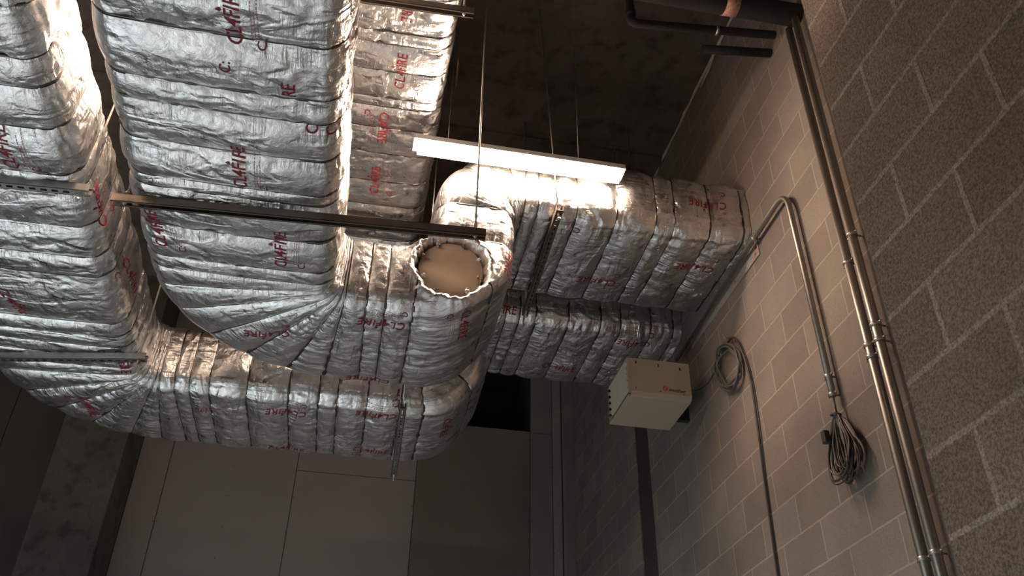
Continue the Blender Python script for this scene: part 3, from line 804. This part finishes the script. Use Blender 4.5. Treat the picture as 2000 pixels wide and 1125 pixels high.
def flat_mark(bm, name, mat, parent, origin, d, up):
    d = Vector(d); up = Vector(up)
    for v in bm.verts: v.co = Vector(origin) + d * v.co.x + up * v.co.y
    me = bpy.data.meshes.new(name); bm.to_mesh(me); bm.free(); return link(name, me, parent, mat)
flat_mark(text_bm('mueller', .034, .1, .02, 1.05), 'printed_lettering', M['ink'], ht, (2.005, hy0 - .0012, 2.752), (1, 0, -.04), Z_)
bm = bmesh.new(); N = 24
ro = [bm.verts.new((.017 * math.cos(2 * PI * k / N), .017 * math.sin(2 * PI * k / N), 0)) for k in range(N)]
ri = [bm.verts.new((.011 * math.cos(2 * PI * k / N), .011 * math.sin(2 * PI * k / N), 0)) for k in range(N)]
for k in range(N): bm.faces.new((ro[k], ro[(k + 1) % N], ri[(k + 1) % N], ri[k]))
vs = [bm.verts.new(c) for c in ((-.012, .004, 0), (-.009, .009, 0), (.012, -.004, 0), (.009, -.009, 0))]; bm.faces.new(vs)
flat_mark(bm, 'printed_emblem', M['redpaint'], ht, (1.925, hy0 - .0012, 2.76), X_, Z_)
bm = bmesh.new()
box(bm, hx1 + .001, 2.238, hy1 - .06, hy1 - .02, hz0 + .06, hz1 - .03)
bm_obj('wall_bracket', bm, M['dark'], ht)

# ------------------------------------------------------------------ coil, cable bundle
t = thing('cable_coil', 'coil of grey cable hung on the block wall beside the heater', 'cable')
rnd = random.Random(4)
bm = bmesh.new(); pts = []
for k in range(5 * 28):
    a = -2 * PI * k / 28; turn = k / 28
    cy, cz = 4.43 + .012 * math.sin(turn * 2), 2.755 - .02 * math.cos(turn * 3)
    ry, rz = .145 + .018 * math.sin(turn * 2.3), .155 + .016 * math.cos(turn * 1.7)
    pts.append((2.205 + .012 * math.sin(k * .7 + turn), cy + ry * math.cos(a + 1.2) + .06 * math.sin(a + 1.2), cz + rz * math.sin(a + 1.2)))
tube(bm, smooth_path(pts, 2), .0065, 8); bm_obj('loop', bm, M['cable_g'], t, True)
tubeobj('hook', [(2.236, 4.37, 2.93), (2.18, 4.37, 2.925), (2.175, 4.37, 2.95)], .006, M['strut'], t, 8)
tubeobj('tail', smooth_path([(2.21, 4.50, 2.89), (2.21, 4.32, 2.90), (2.215, 4.24, 2.76), (2.222, 4.20, 2.54), (2.222, 4.20, 2.3), (2.226, 4.23, 1.9), (2.226, 4.25, 1.4), (2.226, 4.27, .6), (2.226, 4.3, -1.55)], 8), .0075, M['cable'], t, 8)
tubeobj('tail', smooth_path([(2.21, 4.55, 2.86), (2.215, 4.75, 2.82), (2.21, 4.95, 2.86), (2.20, 5.06, 2.92), (2.11, 5.08, 2.9)], 8), .005, M['cable'], t, 8)

t = thing('cable_bundle', 'bundle of looped dark cables hanging from the bent conduit end', 'cable')
rnd = random.Random(9)
for k in range(22):
    wy = rnd.uniform(.03, .14); lz = rnd.uniform(.26, .35); cy = 3.365 + rnd.uniform(-.03, .045); ox = rnd.uniform(-.045, .02)
    lean = rnd.uniform(-.07, .03); r = rnd.choice((.0035, .0045, .005, .006)); m = rnd.choice(('cable', 'cable', 'cable', 'cable', 'cable_b', 'cable_g'))
    p = [(2.20, 3.375, 2.03), (2.195, 3.372, 1.94)]
    for j in range(13):
        a = PI * (.5) + (2 * PI) * j / 12 * (1 if k % 2 else -1)
        pz = 1.90 - lz / 2 + lz / 2 * math.sin(a)
        fr = (1 - math.sin(a)) / 2
        p.append((2.185 + ox * fr + .01 * rnd.random(), cy * fr + 3.37 * (1 - fr) + wy * math.cos(a) * (.35 + .65 * fr) + lean * fr + rnd.uniform(-.006, .006), pz))
    tubeobj('cable_loop', smooth_path(p, 4), r, M[m], t, 6)
bm = bmesh.new(); tube(bm, [(2.19 + .022 * math.cos(a), 3.372 + .022 * math.sin(a), 1.90 + .006 * math.sin(a)) for a in np.linspace(0, 2 * PI, 14)], .006, 6); bm_obj('tie', bm, M['cable_g'], t, True)
bm = bmesh.new(); box(bm, 2.14, 2.17, 3.42, 3.455, 1.78, 1.84, .004); bm_obj('connector', bm, M['cable'], t)

# ------------------------------------------------------------------ marks on the block wall
bm = bmesh.new(); rnd = random.Random(5)
for (y, z, r) in ((3.88, 3.27, .022), (3.91, 3.25, .012), (4.05, 3.26, .010), (4.22, 3.25, .012), (4.24, 3.22, .007), (4.39, 3.24, .009), (4.78, 3.22, .016), (4.6, 3.235, .006)):
    for j in range(5):
        cy, cz, rr = y + rnd.uniform(-r, r), z + rnd.uniform(-r, r), r * rnd.uniform(.3, .7)
        vs = [bm.verts.new((2.2312, cy + rr * rnd.uniform(.5, 1.1) * math.cos(a), cz + rr * rnd.uniform(.5, 1.1) * math.sin(a))) for a in np.linspace(0, 2 * PI, 9)[:-1]]
        bm.faces.new(vs)
structure(bm_obj('trim_6', bm, M['redpaint']))

# ------------------------------------------------------------------ move everything to floor level, put origins at each thing's base
for o in TOPS:
    ms = []
    def gather(x):
        if x.type == 'MESH': ms.append(x.data)
        for c in x.children: gather(c)
    gather(o)
    co = []
    for me in ms:
        a = np.empty(len(me.vertices) * 3); me.vertices.foreach_get('co', a); co.append(a.reshape(-1, 3))
    allc = np.concatenate(co); lo, hi = allc.min(0), allc.max(0)
    base = np.array([(lo[0] + hi[0]) / 2, (lo[1] + hi[1]) / 2, lo[2]])
    for me, a in zip(ms, co):
        me.vertices.foreach_set('co', (a - base).reshape(-1)); me.update()
    o.location = (base[0], base[1], base[2] + H0)
for me in [m_ for m_ in bpy.data.meshes if m_.users == 0]: bpy.data.meshes.remove(me)
